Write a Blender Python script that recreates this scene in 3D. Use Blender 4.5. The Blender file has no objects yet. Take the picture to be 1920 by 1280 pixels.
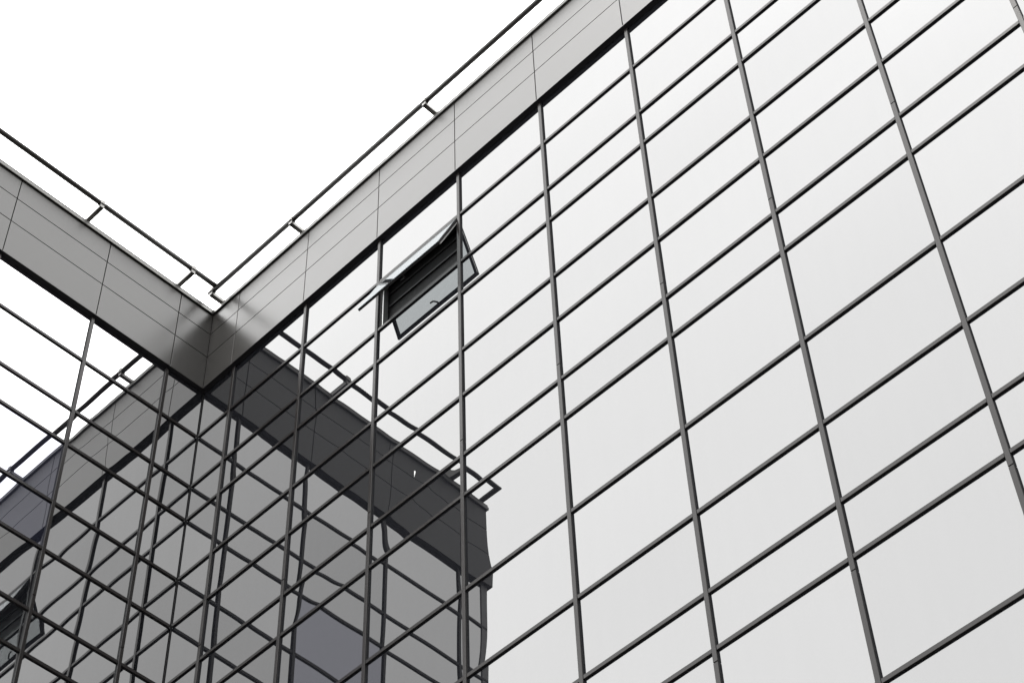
import bpy, bmesh, math, random
from mathutils import Vector, Matrix
rnd = random.Random(7)
scene = bpy.context.scene
C = scene.collection

# ------------------------------------------------------------------ camera
H = 25.55                                   # height of the parapet's fascia top above the ground
CAM = Vector((15.6982, -10.4888, H - 23.9317))
AZ, EL, ROLL, FPX = 2.3188, 0.8993, -0.0456, 3844.43
fwd = Vector((math.cos(EL) * math.cos(AZ), math.cos(EL) * math.sin(AZ), math.sin(EL)))
r0 = fwd.cross(Vector((0, 0, 1))).normalized()
u0 = r0.cross(fwd)
right = r0 * math.cos(ROLL) + u0 * math.sin(ROLL)
up = u0 * math.cos(ROLL) - r0 * math.sin(ROLL)
cam = bpy.data.cameras.new('camera')
cam_o = bpy.data.objects.new('camera', cam)
C.objects.link(cam_o)
M = Matrix((right, up, -fwd)).transposed().to_4x4()
M.translation = CAM
cam_o.matrix_world = M
cam.sensor_fit = 'HORIZONTAL'
cam.sensor_width = 36.0
cam.lens = FPX / 1920 * 36.0
cam.clip_end = 5000
cam.clip_start = 0.1
scene.camera = cam_o

# ------------------------------------------------------------------ sky, sun, exposure
SUN_EL, SUN_AZ = math.radians(70), math.radians(-97)      # azimuth of the sun in x, y
world = bpy.data.worlds.new('World')
scene.world = world
world.use_nodes = True
nt = world.node_tree
nt.nodes.clear()
N = nt.nodes.new
out = N('ShaderNodeOutputWorld')
sky = N('ShaderNodeTexSky')
sky.sky_type = 'NISHITA'
sky.sun_disc = False
sky.sun_elevation = SUN_EL
sky.sun_rotation = math.pi / 2 - SUN_AZ
sky.dust_density = 6.0
sky.air_density = 2.0
hsv = N('ShaderNodeHueSaturation')
hsv.inputs['Saturation'].default_value = 0.06
hsv.inputs['Value'].default_value = 0.12
nt.links.new(sky.outputs['Color'], hsv.inputs['Color'])
bg1 = N('ShaderNodeBackground')
bg1.inputs['Strength'].default_value = 0.05
nt.links.new(hsv.outputs['Color'], bg1.inputs['Color'])
# closed cloud deck: brighter towards the zenith, with faint broad cloud shapes
tc = N('ShaderNodeTexCoord')
sep = N('ShaderNodeSeparateXYZ')
nt.links.new(tc.outputs['Generated'], sep.inputs[0])
mr = N('ShaderNodeMapRange')
mr.inputs['From Min'].default_value = 0.0
mr.inputs['From Max'].default_value = 1.0
mr.inputs['To Min'].default_value = 0.60
mr.inputs['To Max'].default_value = 1.03
nt.links.new(sep.outputs['Z'], mr.inputs['Value'])
noi = N('ShaderNodeTexNoise')
noi.inputs['Scale'].default_value = 1.3
noi.inputs['Detail'].default_value = 3.0
noi.inputs['Roughness'].default_value = 0.45
nt.links.new(tc.outputs['Generated'], noi.inputs['Vector'])
mr2 = N('ShaderNodeMapRange')
mr2.inputs['From Min'].default_value = 0.3
mr2.inputs['From Max'].default_value = 0.7
mr2.inputs['To Min'].default_value = 0.95
mr2.inputs['To Max'].default_value = 1.05
nt.links.new(noi.outputs['Fac'], mr2.inputs['Value'])
mul = N('ShaderNodeMath'); mul.operation = 'MULTIPLY'
nt.links.new(mr.outputs[0], mul.inputs[0])
nt.links.new(mr2.outputs[0], mul.inputs[1])
st = N('ShaderNodeMath'); st.operation = 'MULTIPLY'
st.inputs[1].default_value = 1.0
nt.links.new(mul.outputs[0], st.inputs[0])
bg2 = N('ShaderNodeBackground')
bg2.inputs['Color'].default_value = (1.0, 0.998, 0.992, 1)
nt.links.new(st.outputs[0], bg2.inputs['Strength'])
add = N('ShaderNodeAddShader')
nt.links.new(bg1.outputs[0], add.inputs[0])
nt.links.new(bg2.outputs[0], add.inputs[1])
nt.links.new(add.outputs[0], out.inputs['Surface'])

sl = bpy.data.lights.new('sun', 'SUN')
sl.energy = 0.9
sl.angle = math.radians(12)
sl.color = (1.0, 0.965, 0.92)
so = bpy.data.objects.new('sun', sl)
C.objects.link(so)
sd = Vector((math.cos(SUN_EL) * math.cos(SUN_AZ), math.cos(SUN_EL) * math.sin(SUN_AZ), math.sin(SUN_EL)))
so.rotation_euler = sd.to_track_quat('Z', 'Y').to_euler()

scene.view_settings.view_transform = 'Standard'
scene.view_settings.look = 'None'
scene.view_settings.exposure = 3.0
scene.view_settings.gamma = 1.0
scene.render.engine = 'CYCLES'
scene.cycles.max_bounces = 12
scene.cycles.glossy_bounces = 8
scene.cycles.sample_clamp_indirect = 10

# ------------------------------------------------------------------ materials
def base_mat(name):
    m = bpy.data.materials.new(name)
    m.use_nodes = True
    t = m.node_tree
    return m, t, t.nodes['Principled BSDF']

def metal_mat(name, col, rough, metallic=1.0, var=0.05, noise=0.0, scale=40.0, streak=None, spec=0.5, coat=1.0):
    """metal or paint with a per-object tone shift and fine grain"""
    m, t, b = base_mat(name)
    n = t.nodes.new
    oi = n('ShaderNodeObjectInfo')
    r = n('ShaderNodeMapRange')
    r.inputs['To Min'].default_value = 1 - var
    r.inputs['To Max'].default_value = 1 + var
    t.links.new(oi.outputs['Random'], r.inputs['Value'])
    geo = n('ShaderNodeNewGeometry')
    mp = n('ShaderNodeMapping')
    mp.inputs['Scale'].default_value = streak or (1, 1, 1)
    t.links.new(geo.outputs['Position'], mp.inputs['Vector'])
    nz = n('ShaderNodeTexNoise')
    nz.inputs['Scale'].default_value = scale
    nz.inputs['Detail'].default_value = 5
    t.links.new(mp.outputs[0], nz.inputs['Vector'])
    r2 = n('ShaderNodeMapRange')
    r2.inputs['From Min'].default_value = 0.3
    r2.inputs['From Max'].default_value = 0.7
    r2.inputs['To Min'].default_value = 1 - noise
    r2.inputs['To Max'].default_value = 1 + noise
    t.links.new(nz.outputs['Fac'], r2.inputs['Value'])
    mu = n('ShaderNodeMath'); mu.operation = 'MULTIPLY'
    t.links.new(r.outputs[0], mu.inputs[0]); t.links.new(r2.outputs[0], mu.inputs[1])
    vm = n('ShaderNodeVectorMath'); vm.operation = 'SCALE'
    vm.inputs[0].default_value = col
    t.links.new(mu.outputs[0], vm.inputs['Scale'])
    t.links.new(vm.outputs[0], b.inputs['Base Color'])
    r3 = n('ShaderNodeMapRange')
    r3.inputs['From Min'].default_value = 0.3
    r3.inputs['From Max'].default_value = 0.7
    r3.inputs['To Min'].default_value = rough * 0.97
    r3.inputs['To Max'].default_value = rough * 1.03
    t.links.new(nz.outputs['Fac'], r3.inputs['Value'])
    t.links.new(r3.outputs[0], b.inputs['Roughness'])
    b.inputs['Metallic'].default_value = metallic
    b.inputs['Specular IOR Level'].default_value = spec
    if coat < 1:                                   # satin finish: the lacquer only shines in part
        d = n('ShaderNodeBsdfDiffuse')
        t.links.new(vm.outputs[0], d.inputs['Color'])
        mx = n('ShaderNodeMixShader')
        mx.inputs['Fac'].default_value = coat
        t.links.new(d.outputs[0], mx.inputs[1]); t.links.new(b.outputs[0], mx.inputs[2])
        t.links.new(mx.outputs[0], t.nodes['Material Output'].inputs['Surface'])
    return m

def glass_mat(name, refl, tint=(1, 1, 1), var=0.05, body=(0.004, 0.0042, 0.005), clear=None, fres=0.2):
    """coated facade glass: mirror coat over a dark (or see-through) body"""
    m, t, b = base_mat(name)
    t.nodes.remove(b)
    n = t.nodes.new
    o = t.nodes['Material Output']
    oi = n('ShaderNodeObjectInfo')
    r = n('ShaderNodeMapRange')
    r.inputs['To Min'].default_value = refl * (1 - var)
    r.inputs['To Max'].default_value = refl * (1 + var)
    t.links.new(oi.outputs['Random'], r.inputs['Value'])
    lw = n('ShaderNodeLayerWeight')
    lw.inputs['Blend'].default_value = 0.5
    pw = n('ShaderNodeMath'); pw.operation = 'POWER'
    pw.inputs[1].default_value = 5
    t.links.new(lw.outputs['Facing'], pw.inputs[0])
    ml = n('ShaderNodeMath'); ml.operation = 'MULTIPLY_ADD'
    ml.inputs[1].default_value = fres
    t.links.new(pw.outputs[0], ml.inputs[0])
    t.links.new(r.outputs[0], ml.inputs[2])
    # faint rain marks and dust film that dull the coat a little
    geo = n('ShaderNodeNewGeometry')
    mp = n('ShaderNodeMapping')
    mp.inputs['Scale'].default_value = (9, 9, 0.9)
    t.links.new(geo.outputs['Position'], mp.inputs['Vector'])
    nz = n('ShaderNodeTexNoise')
    nz.inputs['Scale'].default_value = 1.0
    nz.inputs['Detail'].default_value = 6
    t.links.new(mp.outputs[0], nz.inputs['Vector'])
    r2 = n('ShaderNodeMapRange')
    r2.inputs['From Min'].default_value = 0.35
    r2.inputs['From Max'].default_value = 0.75
    r2.inputs['To Min'].default_value = 1.0
    r2.inputs['To Max'].default_value = 0.989
    t.links.new(nz.outputs['Fac'], r2.inputs['Value'])
    m2 = n('ShaderNodeMath'); m2.operation = 'MULTIPLY'
    t.links.new(ml.outputs[0], m2.inputs[0]); t.links.new(r2.outputs[0], m2.inputs[1])
    g = n('ShaderNodeBsdfGlossy')
    g.inputs['Color'].default_value = (*tint, 1)
    g.inputs['Roughness'].default_value = 0.0
    if clear:
        d = n('ShaderNodeBsdfTransparent')
        d.inputs['Color'].default_value = (*clear, 1)
    else:
        d = n('ShaderNodeBsdfDiffuse')
        d.inputs['Color'].default_value = (*body, 1)
    mx = n('ShaderNodeMixShader')
    t.links.new(m2.outputs[0], mx.inputs['Fac'])
    t.links.new(d.outputs[0], mx.inputs[1]); t.links.new(g.outputs[0], mx.inputs[2])
    t.links.new(mx.outputs[0], o.inputs['Surface'])
    return m

MAT = dict(
    glass=glass_mat('mirror_glass', 0.095, var=0.032),
    glass_wing=glass_mat('short_wing_mirror_glass', 0.335, var=0.17),
    glass_blue=glass_mat('bluish_mirror_glass', 0.205, tint=(0.90, 0.905, 1.0), body=(0.006, 0.0065, 0.010)),
    sash_glass=glass_mat('sash_glass', 0.06, tint=(0.95, 0.98, 1.0), fres=0.94, clear=(0.72, 0.74, 0.745)),
    cap=metal_mat('bronze_grey_aluminium', (0.006, 0.0053, 0.0052), 0.24, metallic=0.0, spec=0.5, coat=0.27, var=0.08, noise=0.08, scale=60, streak=(1, 1, 0.1)),
    fascia=metal_mat('silver_grey_panel', (0.012, 0.0114, 0.0106), 0.29, metallic=0.0, spec=0.5, coat=0.505, var=0.035, noise=0.02, scale=2.5),
    joint=metal_mat('black_joint', (0.004, 0.004, 0.0045), 0.7, metallic=0.0, noise=0.2, spec=0.15),
    soffit=metal_mat('dark_soffit', (0.004, 0.0037, 0.0046), 0.55, metallic=0.0, noise=0.15, spec=0.15),
    coping=metal_mat('coping_metal', (0.07, 0.069, 0.066), 0.3, noise=0.06, scale=25),
    rail=metal_mat('dark_rail_paint', (0.012, 0.011, 0.010), 0.4, metallic=0.0, noise=0.15, spec=0.25),
    bracket=metal_mat('galvanised_bracket', (0.072, 0.070, 0.067), 0.4, metallic=1.0, noise=0.12, scale=30),
    frame=metal_mat('window_frame_metal', (0.010, 0.0098, 0.010), 0.45, metallic=0.0, spec=0.5, coat=0.15, noise=0.1),
    pale=metal_mat('pale_frame_edge', (0.25, 0.25, 0.245), 0.4, noise=0.08),
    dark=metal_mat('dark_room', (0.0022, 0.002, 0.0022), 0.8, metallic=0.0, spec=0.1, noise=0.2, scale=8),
    blind=metal_mat('blind_slat', (0.006, 0.0055, 0.0055), 0.6, metallic=0.0, spec=0.1, noise=0.1),
    mark=metal_mat('dried_water_mark', (0.22, 0.22, 0.22), 0.7, metallic=0.0, noise=0.2),
    roof=metal_mat('roof_membrane', (0.10, 0.10, 0.097), 0.9, metallic=0.0, noise=0.15, scale=3),
    wall=metal_mat('grey_wall_cladding', (0.055, 0.055, 0.055), 0.5, metallic=0.0, noise=0.06, scale=6, spec=0.3),
)

def paving_mat():
    m, t, b = base_mat('concrete_paving')
    n = t.nodes.new
    tc = n('ShaderNodeTexCoord')
    mp = n('ShaderNodeMapping')
    mp.inputs['Scale'].default_value = (1.6, 1.6, 1.6)
    t.links.new(tc.outputs['Object'], mp.inputs['Vector'])
    br = n('ShaderNodeTexBrick')
    br.inputs['Color1'].default_value = (0.20, 0.195, 0.185, 1)
    br.inputs['Color2'].default_value = (0.165, 0.16, 0.155, 1)
    br.inputs['Mortar'].default_value = (0.07, 0.07, 0.068, 1)
    br.inputs['Mortar Size'].default_value = 0.012
    t.links.new(mp.outputs[0], br.inputs['Vector'])
    nz = n('ShaderNodeTexNoise')
    nz.inputs['Scale'].default_value = 0.7
    nz.inputs['Detail'].default_value = 6
    t.links.new(tc.outputs['Object'], nz.inputs['Vector'])
    mx = n('ShaderNodeMix'); mx.data_type = 'RGBA'; mx.blend_type = 'MULTIPLY'
    mx.inputs['Factor'].default_value = 0.5
    t.links.new(br.outputs['Color'], mx.inputs['A'])
    t.links.new(nz.outputs['Fac'], mx.inputs['B'])
    t.links.new(mx.outputs['Result'], b.inputs['Base Color'])
    b.inputs['Roughness'].default_value = 0.85
    return m
MAT['paving'] = paving_mat()
MAT['ground'] = metal_mat('asphalt_ground', (0.055, 0.055, 0.056), 0.9, metallic=0.0, noise=0.2, scale=2)

# ------------------------------------------------------------------ mesh helpers
def box(bm, a, b, bevel=0.0, M=None):
    x0, y0, z0 = [min(p, q) for p, q in zip(a, b)]
    x1, y1, z1 = [max(p, q) for p, q in zip(a, b)]
    vs = [bm.verts.new(p) for p in ((x0, y0, z0), (x1, y0, z0), (x1, y1, z0), (x0, y1, z0),
                                    (x0, y0, z1), (x1, y0, z1), (x1, y1, z1), (x0, y1, z1))]
    fs = [bm.faces.new([vs[i] for i in f]) for f in
          ((0, 3, 2, 1), (4, 5, 6, 7), (0, 1, 5, 4), (1, 2, 6, 5), (2, 3, 7, 6), (3, 0, 4, 7))]
    if bevel:
        es = {e for f in fs for e in f.edges}
        r = bmesh.ops.bevel(bm, geom=list(es), offset=bevel, segments=1, affect='EDGES')
        vs = list({v for f in r['faces'] for v in f.verts} | {v for v in vs if v.is_valid})
    if M is not None:
        bmesh.ops.transform(bm, matrix=M, verts=[v for v in vs if v.is_valid])
    return vs

def tube(bm, pts, r, seg=16):
    """round tube through the points, mitred at bends, with closed ends"""
    pts = [Vector(p) for p in pts]
    rings = []
    for i, p in enumerate(pts):
        d1 = (pts[i] - pts[i - 1]).normalized() if i else None
        d2 = (pts[i + 1] - pts[i]).normalized() if i < len(pts) - 1 else None
        d = ((d1 or d2) + (d2 or d1)).normalized()
        k = 1 / max(0.3, d.dot(d1 or d2))
        ref = Vector((0, 0, 1)) if abs(d.z) < 0.9 else Vector((1, 0, 0))
        s = d.cross(ref).normalized(); v = s.cross(d)
        rings.append([bm.verts.new(p + s * (r * k * math.cos(a)) + v * (r * math.sin(a)))
                      for a in (2 * math.pi * j / seg for j in range(seg))])
    for a, b in zip(rings, rings[1:]):
        for j in range(seg):
            f = bm.faces.new((a[j], a[(j + 1) % seg], b[(j + 1) % seg], b[j]))
            f.smooth = True
    bm.faces.new(rings[0][::-1]); bm.faces.new(rings[-1])

def obj(name, bm, mat, parent=None):
    bmesh.ops.recalc_face_normals(bm, faces=bm.faces[:])
    me = bpy.data.meshes.new(name)
    bm.to_mesh(me); bm.free()
    me.materials.append(MAT[mat])
    o = bpy.data.objects.new(name, me)
    C.objects.link(o)
    if parent: o.parent = parent
    return o

def thing(name, label, cat, group=None):
    o = bpy.data.objects.new(name, None)
    C.objects.link(o)
    o['label'] = label; o['category'] = cat
    if group: o['group'] = group
    return o

# wall frames: s = metres along the wall from the inner corner, o = metres out of the wall, z below the parapet
def PR(s, o, z): return Vector((s, -o, H + z))
def PL(s, o, z): return Vector((o, -s, H + z))

def pbox(bm, P, s0, s1, o0, o1, z0, z1, bevel=0.0):
    box(bm, P(s0, o0, z0), P(s1, o1, z1), bevel)

# ------------------------------------------------------------------ dimensions (metres)
XR = [0.6686, 2.1737, 3.6497, 5.1451, 6.6284, 8.1271, 9.6064, 11.1744, 12.649, 14.13, 15.61, 17.1]
XL = [0.6424, 1.9365, 3.4921, 5.02]
ZT = [-2.5976, -3.6128, -4.2551, -5.3478, -6.1625, -7.1709, -7.8191, -9.2227, -10.3988, -11.3991, -12.0623, -13.413,
      -14.58, -15.57, -16.23]
ENDR, ENDL = 18.4, 5.545
ZF = [0.0, -0.4381, -0.9612, -1.6556]       # fascia rows
DF = 0.055                                  # fascia face in front of the mullion caps
G = -0.017                                  # glass face behind the mullion caps
CAPW, CAPH = 0.049, 0.050
ZLOW = -17.2
DEPTH = 13.0
random_tilt = lambda: rnd.uniform(-1, 1)

# ------------------------------------------------------------------ ground
bm = bmesh.new()
v = [bm.verts.new(p) for p in ((-1500, -1500, 0), (1500, -1500, 0), (1500, 1500, 0), (-1500, 1500, 0))]
bm.faces.new(v)
g = obj('ground', bm, 'ground'); g['kind'] = 'structure'
bm = bmesh.new()
box(bm, (-16, -34, 0.004), (40, 16, 0.12))
g = obj('pavement', bm, 'paving'); g['kind'] = 'structure'

# ------------------------------------------------------------------ building
B = thing('office_building', 'mirror glass office building with silver grey fascia band meeting at an inner corner', 'building')

# body behind the skins (two wings), roof, lower walls, end walls
bm = bmesh.new()
box(bm, (-DEPTH, 0.16, 0.12), (ENDR - 0.16, DEPTH, H - 0.45))
box(bm, (-DEPTH, -ENDL + 0.16, 0.12), (-0.16, 0.158, H - 0.45))
core = obj('wall_core', bm, 'dark', B)
# window recess is cut from the core by leaving a shallow room in front of it: see the window below
bm = bmesh.new()
box(bm, (-DEPTH, 0.16, H - 0.449), (ENDR - 0.16, DEPTH, H - 0.30))
box(bm, (-DEPTH, -ENDL + 0.16, H - 0.449), (-0.16, 0.159, H - 0.30))
obj('roof', bm, 'roof', B)
bm = bmesh.new()
pbox(bm, PR, 0.02, ENDR, -0.15, 0.01, ZLOW, -H + 0.12)
pbox(bm, PL, 0.02, ENDL, -0.15, 0.01, ZLOW, -H + 0.12)
obj('lower_wall', bm, 'wall', B)

# --- glass panes -----------------------------------------------------------
def project(p):
    q = p - CAM
    w = q.dot(fwd)
    return (960 + FPX * q.dot(right) / w, 640 - FPX * q.dot(up) / w)

def pane_bm(bm, P, s0, s1, z0, z1, n=14):
    """one pane: a thin sheet with the slight tilt and pillowing of sealed double glazing"""
    amp = rnd.choice((-1, 1)) * rnd.uniform(0.0005, 0.0014)
    ts, tz = rnd.uniform(-1, 1) * 0.0011, rnd.uniform(-1, 1) * 0.0009
    cu, cv = rnd.uniform(-0.2, 0.2), rnd.uniform(-0.2, 0.2)
    grid = []
    for i in range(n + 1):
        row = []
        for j in range(n + 1):
            # points crowd towards the edges where the glass bends most
            u = 0.5 - 0.5 * math.cos(math.pi * i / n); w = 0.5 - 0.5 * math.cos(math.pi * j / n)
            a, b = 2 * u - 1, 2 * w - 1
            o = amp * (1 - abs(a) ** 3.2) * (1 - abs(b) ** 3.2) * (1 + cu * a + cv * b)
            o += ts * a * (s1 - s0) / 2 + tz * b * (z1 - z0) / 2
            row.append(bm.verts.new(P(s0 + (s1 - s0) * u, G + o, z0 + (z1 - z0) * w)))
        grid.append(row)
    for i in range(n):
        for j in range(n):
            f = bm.faces.new((grid[i][j], grid[i + 1][j], grid[i + 1][j + 1], grid[i][j + 1]))
            f.smooth = True

def pane_seen(P, s0, s1, z0, z1):
    """rough visible size in the frame"""
    hit = 0
    for i in range(7):
        for j in range(7):
            x, y = project(P(s0 + (s1 - s0) * i / 6, 0, z0 + (z1 - z0) * j / 6))
            if 0 <= x <= 1920 and 0 <= y <= 1280: hit += 1
    if not hit: return 0
    return hit * abs((s1 - s0) * (z1 - z0))

cells = []
zrows = [ZF[3]] + ZT
for P, xs, end in ((PR, XR, ENDR), (PL, XL, ENDL - 0.02)):
    cols = [0.004] + xs + [end]
    for c in range(len(cols) - 1):
        for r in range(len(zrows) - 1):
            if P is PR and c == 3 and r == 1: continue       # the open window
            cells.append((pane_seen(P, cols[c], cols[c + 1], zrows[r], zrows[r + 1]), P, cols[c], cols[c + 1], zrows[r], zrows[r + 1], c, r))
cells.sort(key=lambda c: -c[0])
rest = {PR: bmesh.new(), PL: bmesh.new()}
n_single = 0
BLUE = {(PL, 2, 3), (PL, 2, 4)}
for a, P, s0, s1, z0, z1, c, r in cells:
    if a > 0 and n_single < 100:
        bm = bmesh.new()
        pane_bm(bm, P, s0, s1, z0, z1)
        blue = (P, c, r) in BLUE
        o = obj('glass_pane', bm, 'glass_blue' if blue else ('glass' if P is PR else 'glass_wing'), B)
        n_single += 1
    else:
        pane_bm(rest[P], P, s0, s1, z0, z1, 8)
for P, m_ in ((PR, 'glass'), (PL, 'glass_wing')):
    o = obj('outer_glazing', rest[P], m_, B)
    o['kind'] = 'stuff'
# normals of the open sheets must face out of the wall
for o in B.children:
    if o.name.startswith(('glass_pane', 'outer_glazing')):
        me = o.data
        for p in me.polygons:
            n_ = p.normal
            if (n_.y > 0.5) or (n_.x < -0.5): p.flip()

# a dried water mark on the glass of the long wing
for x_, z_, w_, h_ in ((4.376, -6.85, 0.022, 0.10),):
    bm = bmesh.new()
    n_ = 9
    L_, R_ = [], []
    for i in range(n_):
        t_ = i / (n_ - 1)
        half = w_ / 2 * (0.35 + 0.65 * math.sin(math.pi * min(1, t_ * 1.3 + 0.1)) ** 0.7 if t_ < 0.7 else 0.55 * (1.15 - t_)) + 0.001
        sway = 0.004 * math.sin(5 * t_)
        z = H + z_ + h_ * (0.5 - t_)
        L_.append(bm.verts.new((x_ - half + sway, -G - 0.0045, z))); R_.append(bm.verts.new((x_ + half + sway, -G - 0.0045, z)))
    for i in range(n_ - 1):
        bm.faces.new((L_[i], R_[i], R_[i + 1], L_[i + 1]))
    o = obj('water_mark', bm, 'mark', B)

# --- mullions and transoms --------------------------------------------------
SPL = [ZT[5] + 0.235, ZT[10] - 0.15]        # splice joints of the mullion caps
def mullion(P, s, w=CAPW):
    bm = bmesh.new()
    cuts = [ZF[3] - 0.004, SPL[0], SPL[1], ZLOW]
    for a, b in zip(cuts, cuts[1:]):
        pbox(bm, P, s - w / 2, s + w / 2, -0.001, 0.011, a - 0.004, b + 0.004, 0.003)
    m = obj('mullion', bm, 'cap', B)
    bm = bmesh.new()                               # black gasket the cap is clamped on
    pbox(bm, P, s - w / 2 + 0.002, s + w / 2 - 0.002, G - 0.05, -0.0015, ZF[3] - 0.005, ZLOW + 0.01)
    obj('gasket', bm, 'joint', m)
    return m
for s in XR: mullion(PR, s)
for s in XL: mullion(PL, s)
# transoms butt against the mullions: one row across one wall is one part
for P, xs, end in ((PR, XR, ENDR), (PL, XL, ENDL - 0.02)):
    cols = [0.016] + xs + [end]
    for i, z in enumerate(ZT):
        bm = bmesh.new(); bg = bmesh.new()
        for c in range(len(cols) - 1):
            a = cols[c] + (CAPW / 2 + 0.001 if c else 0); b = cols[c + 1] - (CAPW / 2 + 0.001 if c < len(cols) - 2 else 0)
            pbox(bm, P, a, b, -0.007, 0.004, z - CAPH / 2, z + CAPH / 2, 0.003)
            pbox(bg, P, a, b, G - 0.05, -0.0075, z - CAPH / 2 + 0.002, z + CAPH / 2 - 0.002)
        t = obj('transom', bm, 'cap', B)
        obj('gasket', bg, 'joint', t)
bm = bmesh.new()
box(bm, (G - 0.01, -G + 0.01, H + ZLOW), (G + 0.007, -G - 0.007, H + ZF[3] - 0.006))
obj('corner_seal', bm, 'joint', B)

# --- fascia -----------------------------------------------------------------
GAP = 0.013
def fascia(P, xs, end, start):
    cols = [start] + [x for x in xs] + [end]
    for c in range(len(cols) - 1):
        for r in range(3):
            bm = bmesh.new()
            a = cols[c] + (GAP / 2 if c else 0.003)
            b = cols[c + 1] - (GAP / 2 if c < len(cols) - 2 else 0)
            pbox(bm, P, a, b, DF - 0.03, DF, ZF[r] - (GAP / 2 if r else 0.0), ZF[r + 1] + (GAP / 2 if r < 2 else 0.0), 0.002)
            obj('fascia_panel', bm, 'fascia', B)
fascia(PR, XR, ENDR, DF)
fascia(PL, XL, ENDL + DF, DF)
# end face of the short wing
def PE(s, o, z): return Vector((-s, -ENDL - o, H + z))
fascia(PE, [1.5, 3.0, 4.5, 6.0, 7.5, 9.0], DEPTH, -DF + 0.035)
bm = bmesh.new()                                   # dark backing behind the panel joints
pbox(bm, PR, DF - 0.028, ENDR, -0.16, DF - 0.032, ZF[3] + 0.02, -0.01)
pbox(bm, PL, DF - 0.032 + 0.001, ENDL, -0.16, DF - 0.033, ZF[3] + 0.021, -0.011)
pbox(bm, PE, 0.02, DEPTH, -0.16, DF - 0.033, ZF[3] + 0.022, -0.012)
obj('fascia_backing', bm, 'joint', B)
bm = bmesh.new()                                   # soffit under the fascia
pbox(bm, PR, DF - 0.004, ENDR, -0.10, DF - 0.002, ZF[3] - 0.002, ZF[3] + 0.017)
pbox(bm, PL, -0.10, ENDL + DF - 0.002, -0.10, DF - 0.0045, ZF[3] - 0.003, ZF[3] + 0.016)
pbox(bm, PE, 0.11, DEPTH, -0.10, DF - 0.004, ZF[3] - 0.0025, ZF[3] + 0.0165)
obj('soffit', bm, 'soffit', B)
# end wall of the short wing under its fascia
bm = bmesh.new()
pbox(bm, PE, 0.0, DEPTH, -0.15, -0.02, ZF[3] - 0.004, -H + 0.12)
obj('end_wall', bm, 'wall', B)

# --- coping: a folded metal cap that overhangs the panels --------------------
CO = DF + 0.03                                      # front edge
def coping_profile():
    return [(-0.32, 0.035), (-0.32, -0.30), (-0.28, -0.30), (-0.28, 0.0), (DF - 0.01, 0.0), (CO - 0.008, 0.0), (CO, 0.008), (CO, 0.062), (CO - 0.010, 0.066), (CO - 0.010, 0.108), (CO - 0.03, 0.122)]
bm = bmesh.new()
prof = coping_profile()
path = [(Vector((ENDR, 0)), Vector((0, -1))), (Vector((0, 0)), None), (Vector((0, -ENDL)), None), (Vector((-DEPTH, -ENDL)), Vector((0, -1)))]
rings = []
for k, (p, nrm) in enumerate(path):
    ring = []
    for o, z in prof:
        if k == 0: q = (ENDR, -o)
        elif k == 1: q = (o, -o)
        elif k == 2: q = (o, -ENDL - o)
        else: q = (-DEPTH, -ENDL - o)
        ring.append(bm.verts.new((q[0], q[1], H + z)))
    rings.append(ring)
for a, b in zip(rings, rings[1:]):
    for j in range(len(prof)):
        k = (j + 1) % len(prof)
        bm.faces.new((a[j], a[k], b[k], b[j]))
bm.faces.new(rings[0]); bm.faces.new(rings[-1][::-1])
obj('coping', bm, 'coping', B)

# --- open top-hung window -----------------------------------------------------
WX0, WX1, WZ1, WZ0 = XR[2] + CAPW / 2, XR[3] - CAPW / 2, ZT[0] - CAPH / 2, ZT[1] + CAPH / 2
W = bpy.data.objects.new('window', None); C.objects.link(W); W.parent = B
W['label'] = 'top-hung window tilted open'
bm = bmesh.new()                                    # fixed frame and reveals
for a, b in ((WX0, WX0 + 0.035), (WX1 - 0.035, WX1)):
    pbox(bm, PR, a, b, -0.12, -0.018, WZ0, WZ1, 0.002)
pbox(bm, PR, WX0 + 0.035, WX1 - 0.035, -0.12, -0.019, WZ0, WZ0 + 0.035, 0.002)
pbox(bm, PR, WX0 + 0.035, WX1 - 0.035, -0.12, -0.019, WZ1 - 0.035, WZ1, 0.002)
obj('window_frame', bm, 'frame', W)
bm = bmesh.new()                                    # pale edge strip of the frame on the corner side
pbox(bm, PR, WX0 + 0.0355, WX0 + 0.055, -0.115, -0.03, WZ0 + 0.036, WZ1 - 0.036, 0.002)
obj('frame_edge', bm, 'pale', W)
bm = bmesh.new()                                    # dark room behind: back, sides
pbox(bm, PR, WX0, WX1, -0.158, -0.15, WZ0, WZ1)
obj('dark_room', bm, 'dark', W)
bm = bmesh.new()
for k in range(3):
    z = WZ1 - 0.16 - 0.26 * k
    pbox(bm, PR, WX0 + 0.06, WX1 - 0.04, -0.148, -0.128, z - 0.035, z, 0.002)
obj('blind', bm, 'blind', W)
bm = bmesh.new()                                    # black strip added as the shade on the transom's underside
pbox(bm, PR, WX0 - 0.004, WX1 + 0.004, -0.017, 0.012, WZ1 - 0.034, WZ1 - 0.001)
obj('underside_shade_strip', bm, 'joint', W)
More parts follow.
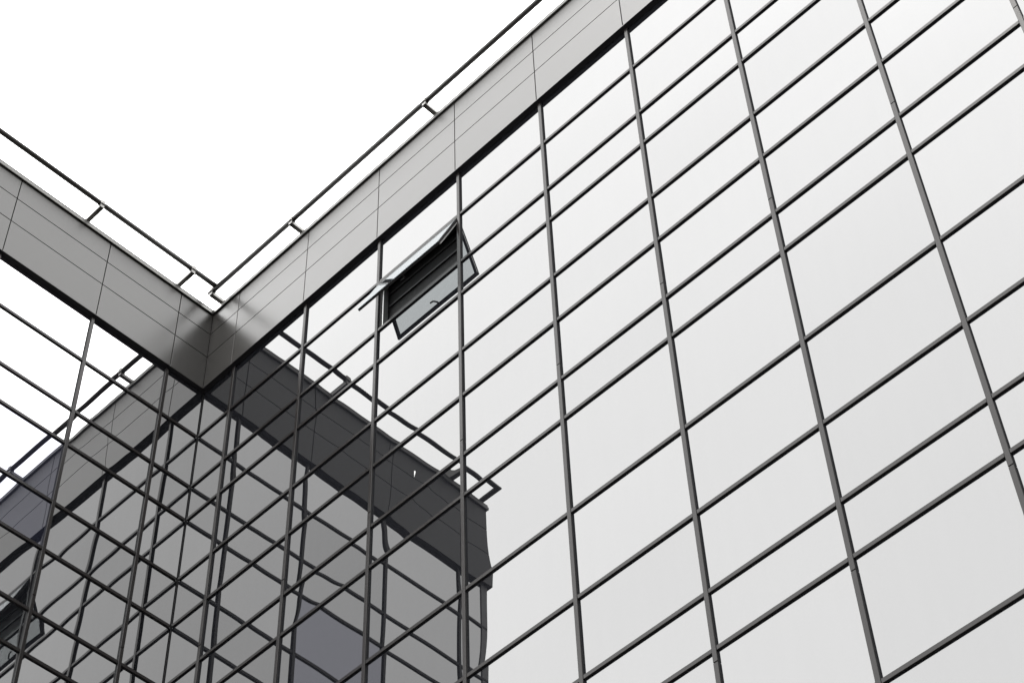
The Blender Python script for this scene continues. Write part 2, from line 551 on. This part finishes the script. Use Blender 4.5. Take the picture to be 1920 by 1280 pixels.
# sash: hinged at the top, its foot swung out
SL, OUT = 0.89, math.radians(21.8)
hz = WZ1 - 0.052
def PS(s, o, d):                                    # d = metres down the sash from the hinge, o = thickness outwards
    return PR(s, 0.0 + d * math.sin(OUT) + o * math.cos(OUT), hz - d * math.cos(OUT) + o * math.sin(OUT))
def sbox(bm, s0, s1, o0, o1, d0, d1):
    vs = [bm.verts.new(PS(s, o, d)) for s in (s0, s1) for o in (o0, o1) for d in (d0, d1)]
    for f in ((0, 1, 3, 2), (4, 6, 7, 5), (0, 4, 5, 1), (2, 3, 7, 6), (0, 2, 6, 4), (1, 5, 7, 3)):
        bm.faces.new([vs[i] for i in f])
fw = 0.045
s0, s1 = WX0 - 0.002, WX1 + 0.002
bm = bmesh.new()
sbox(bm, s0, s0 + fw, -0.018, 0.014, 0.0, SL)
sbox(bm, s1 - fw, s1, -0.018, 0.014, 0.0, SL)
sbox(bm, s0 + fw, s1 - fw, -0.018, 0.014, SL - fw, SL)
sbox(bm, s0 + fw, s1 - fw, -0.018, 0.014, 0.0, fw)
obj('sash', bm, 'frame', W)
bm = bmesh.new()
sbox(bm, s0 + 0.004, s1 - 0.004, 0.0145, 0.02, 0.004, SL - 0.003)
o = obj('sash_glass', bm, 'sash_glass', W)
bm = bmesh.new()
hs = (s0 + s1) / 2 + 0.05
pts = [PS(hs, -0.018, SL - 0.024), PS(hs, -0.055, SL - 0.026), PS(hs - 0.015, -0.068, SL - 0.045), PS(hs - 0.05, -0.07, SL - 0.075), PS(hs - 0.10, -0.066, SL - 0.085)]
tube(bm, pts, 0.011, 8)
obj('handle', bm, 'frame', W)
bm = bmesh.new()
sbox(bm, s1 - 0.014, s1 + 0.004, -0.030, -0.0185, 0.03, SL - 0.02)
obj('stay_arm', bm, 'pale', W)

# ------------------------------------------------------------------ roof rails on outrigger brackets
def bracket(bm, P, s, o, z):
    pbox(bm, P, s - 0.034, s + 0.034, -0.20, o + 0.03, z - 0.042 - 0.07, z - 0.042, 0.004)
def post(bm, P, s, z):
    pbox(bm, P, s - 0.034, s + 0.034, -0.27, -0.2005, 0.0, z - 0.042, 0.004)
def clamp(bm, P, s, o, z):
    pbox(bm, P, s - 0.04, s + 0.04, o - 0.046, o + 0.046, z - 0.0415, z + 0.046, 0.01)

def roof_rail(label, P, pts, at, o, z, extra=()):
    R = thing('roof_rail', label, 'railing', 'tube rails along the roof edge')
    bm = bmesh.new(); tube(bm, pts, 0.041, 20); obj('rail', bm, 'rail', R)
    for (P_, s) in [(P, s) for s in at] + list(extra):
        bm = bmesh.new(); bracket(bm, P_, s, o, z); post(bm, P_, s, z)
        b = obj('bracket', bm, 'bracket', R)
        bm = bmesh.new(); clamp(bm, P_, s, o, z)
        obj('clamp', bm, 'bracket', b)
    return R
oR, zR = 0.20, 0.36
roof_rail('dark tube roof rail running up to the top edge above the long wing', PR,
          [PR(0.10, oR, zR), PR(ENDR + 0.2, oR, zR)], [0.17, 1.94, 4.72, 7.50, 10.28, 13.06, 15.84], oR, zR)
oL, zL = 0.27, 0.375
roof_rail('dark tube roof rail sloping down from the left edge above the short wing', PL,
          [PL(oR + 0.005, oL, zL), PL(ENDL + 0.12, oL, zL), Vector((-DEPTH, -ENDL - 0.12, H + zL))], [0.66, 2.33, 4.83], oL, zL,
          [(PE, 2.4), (PE, 4.9)])
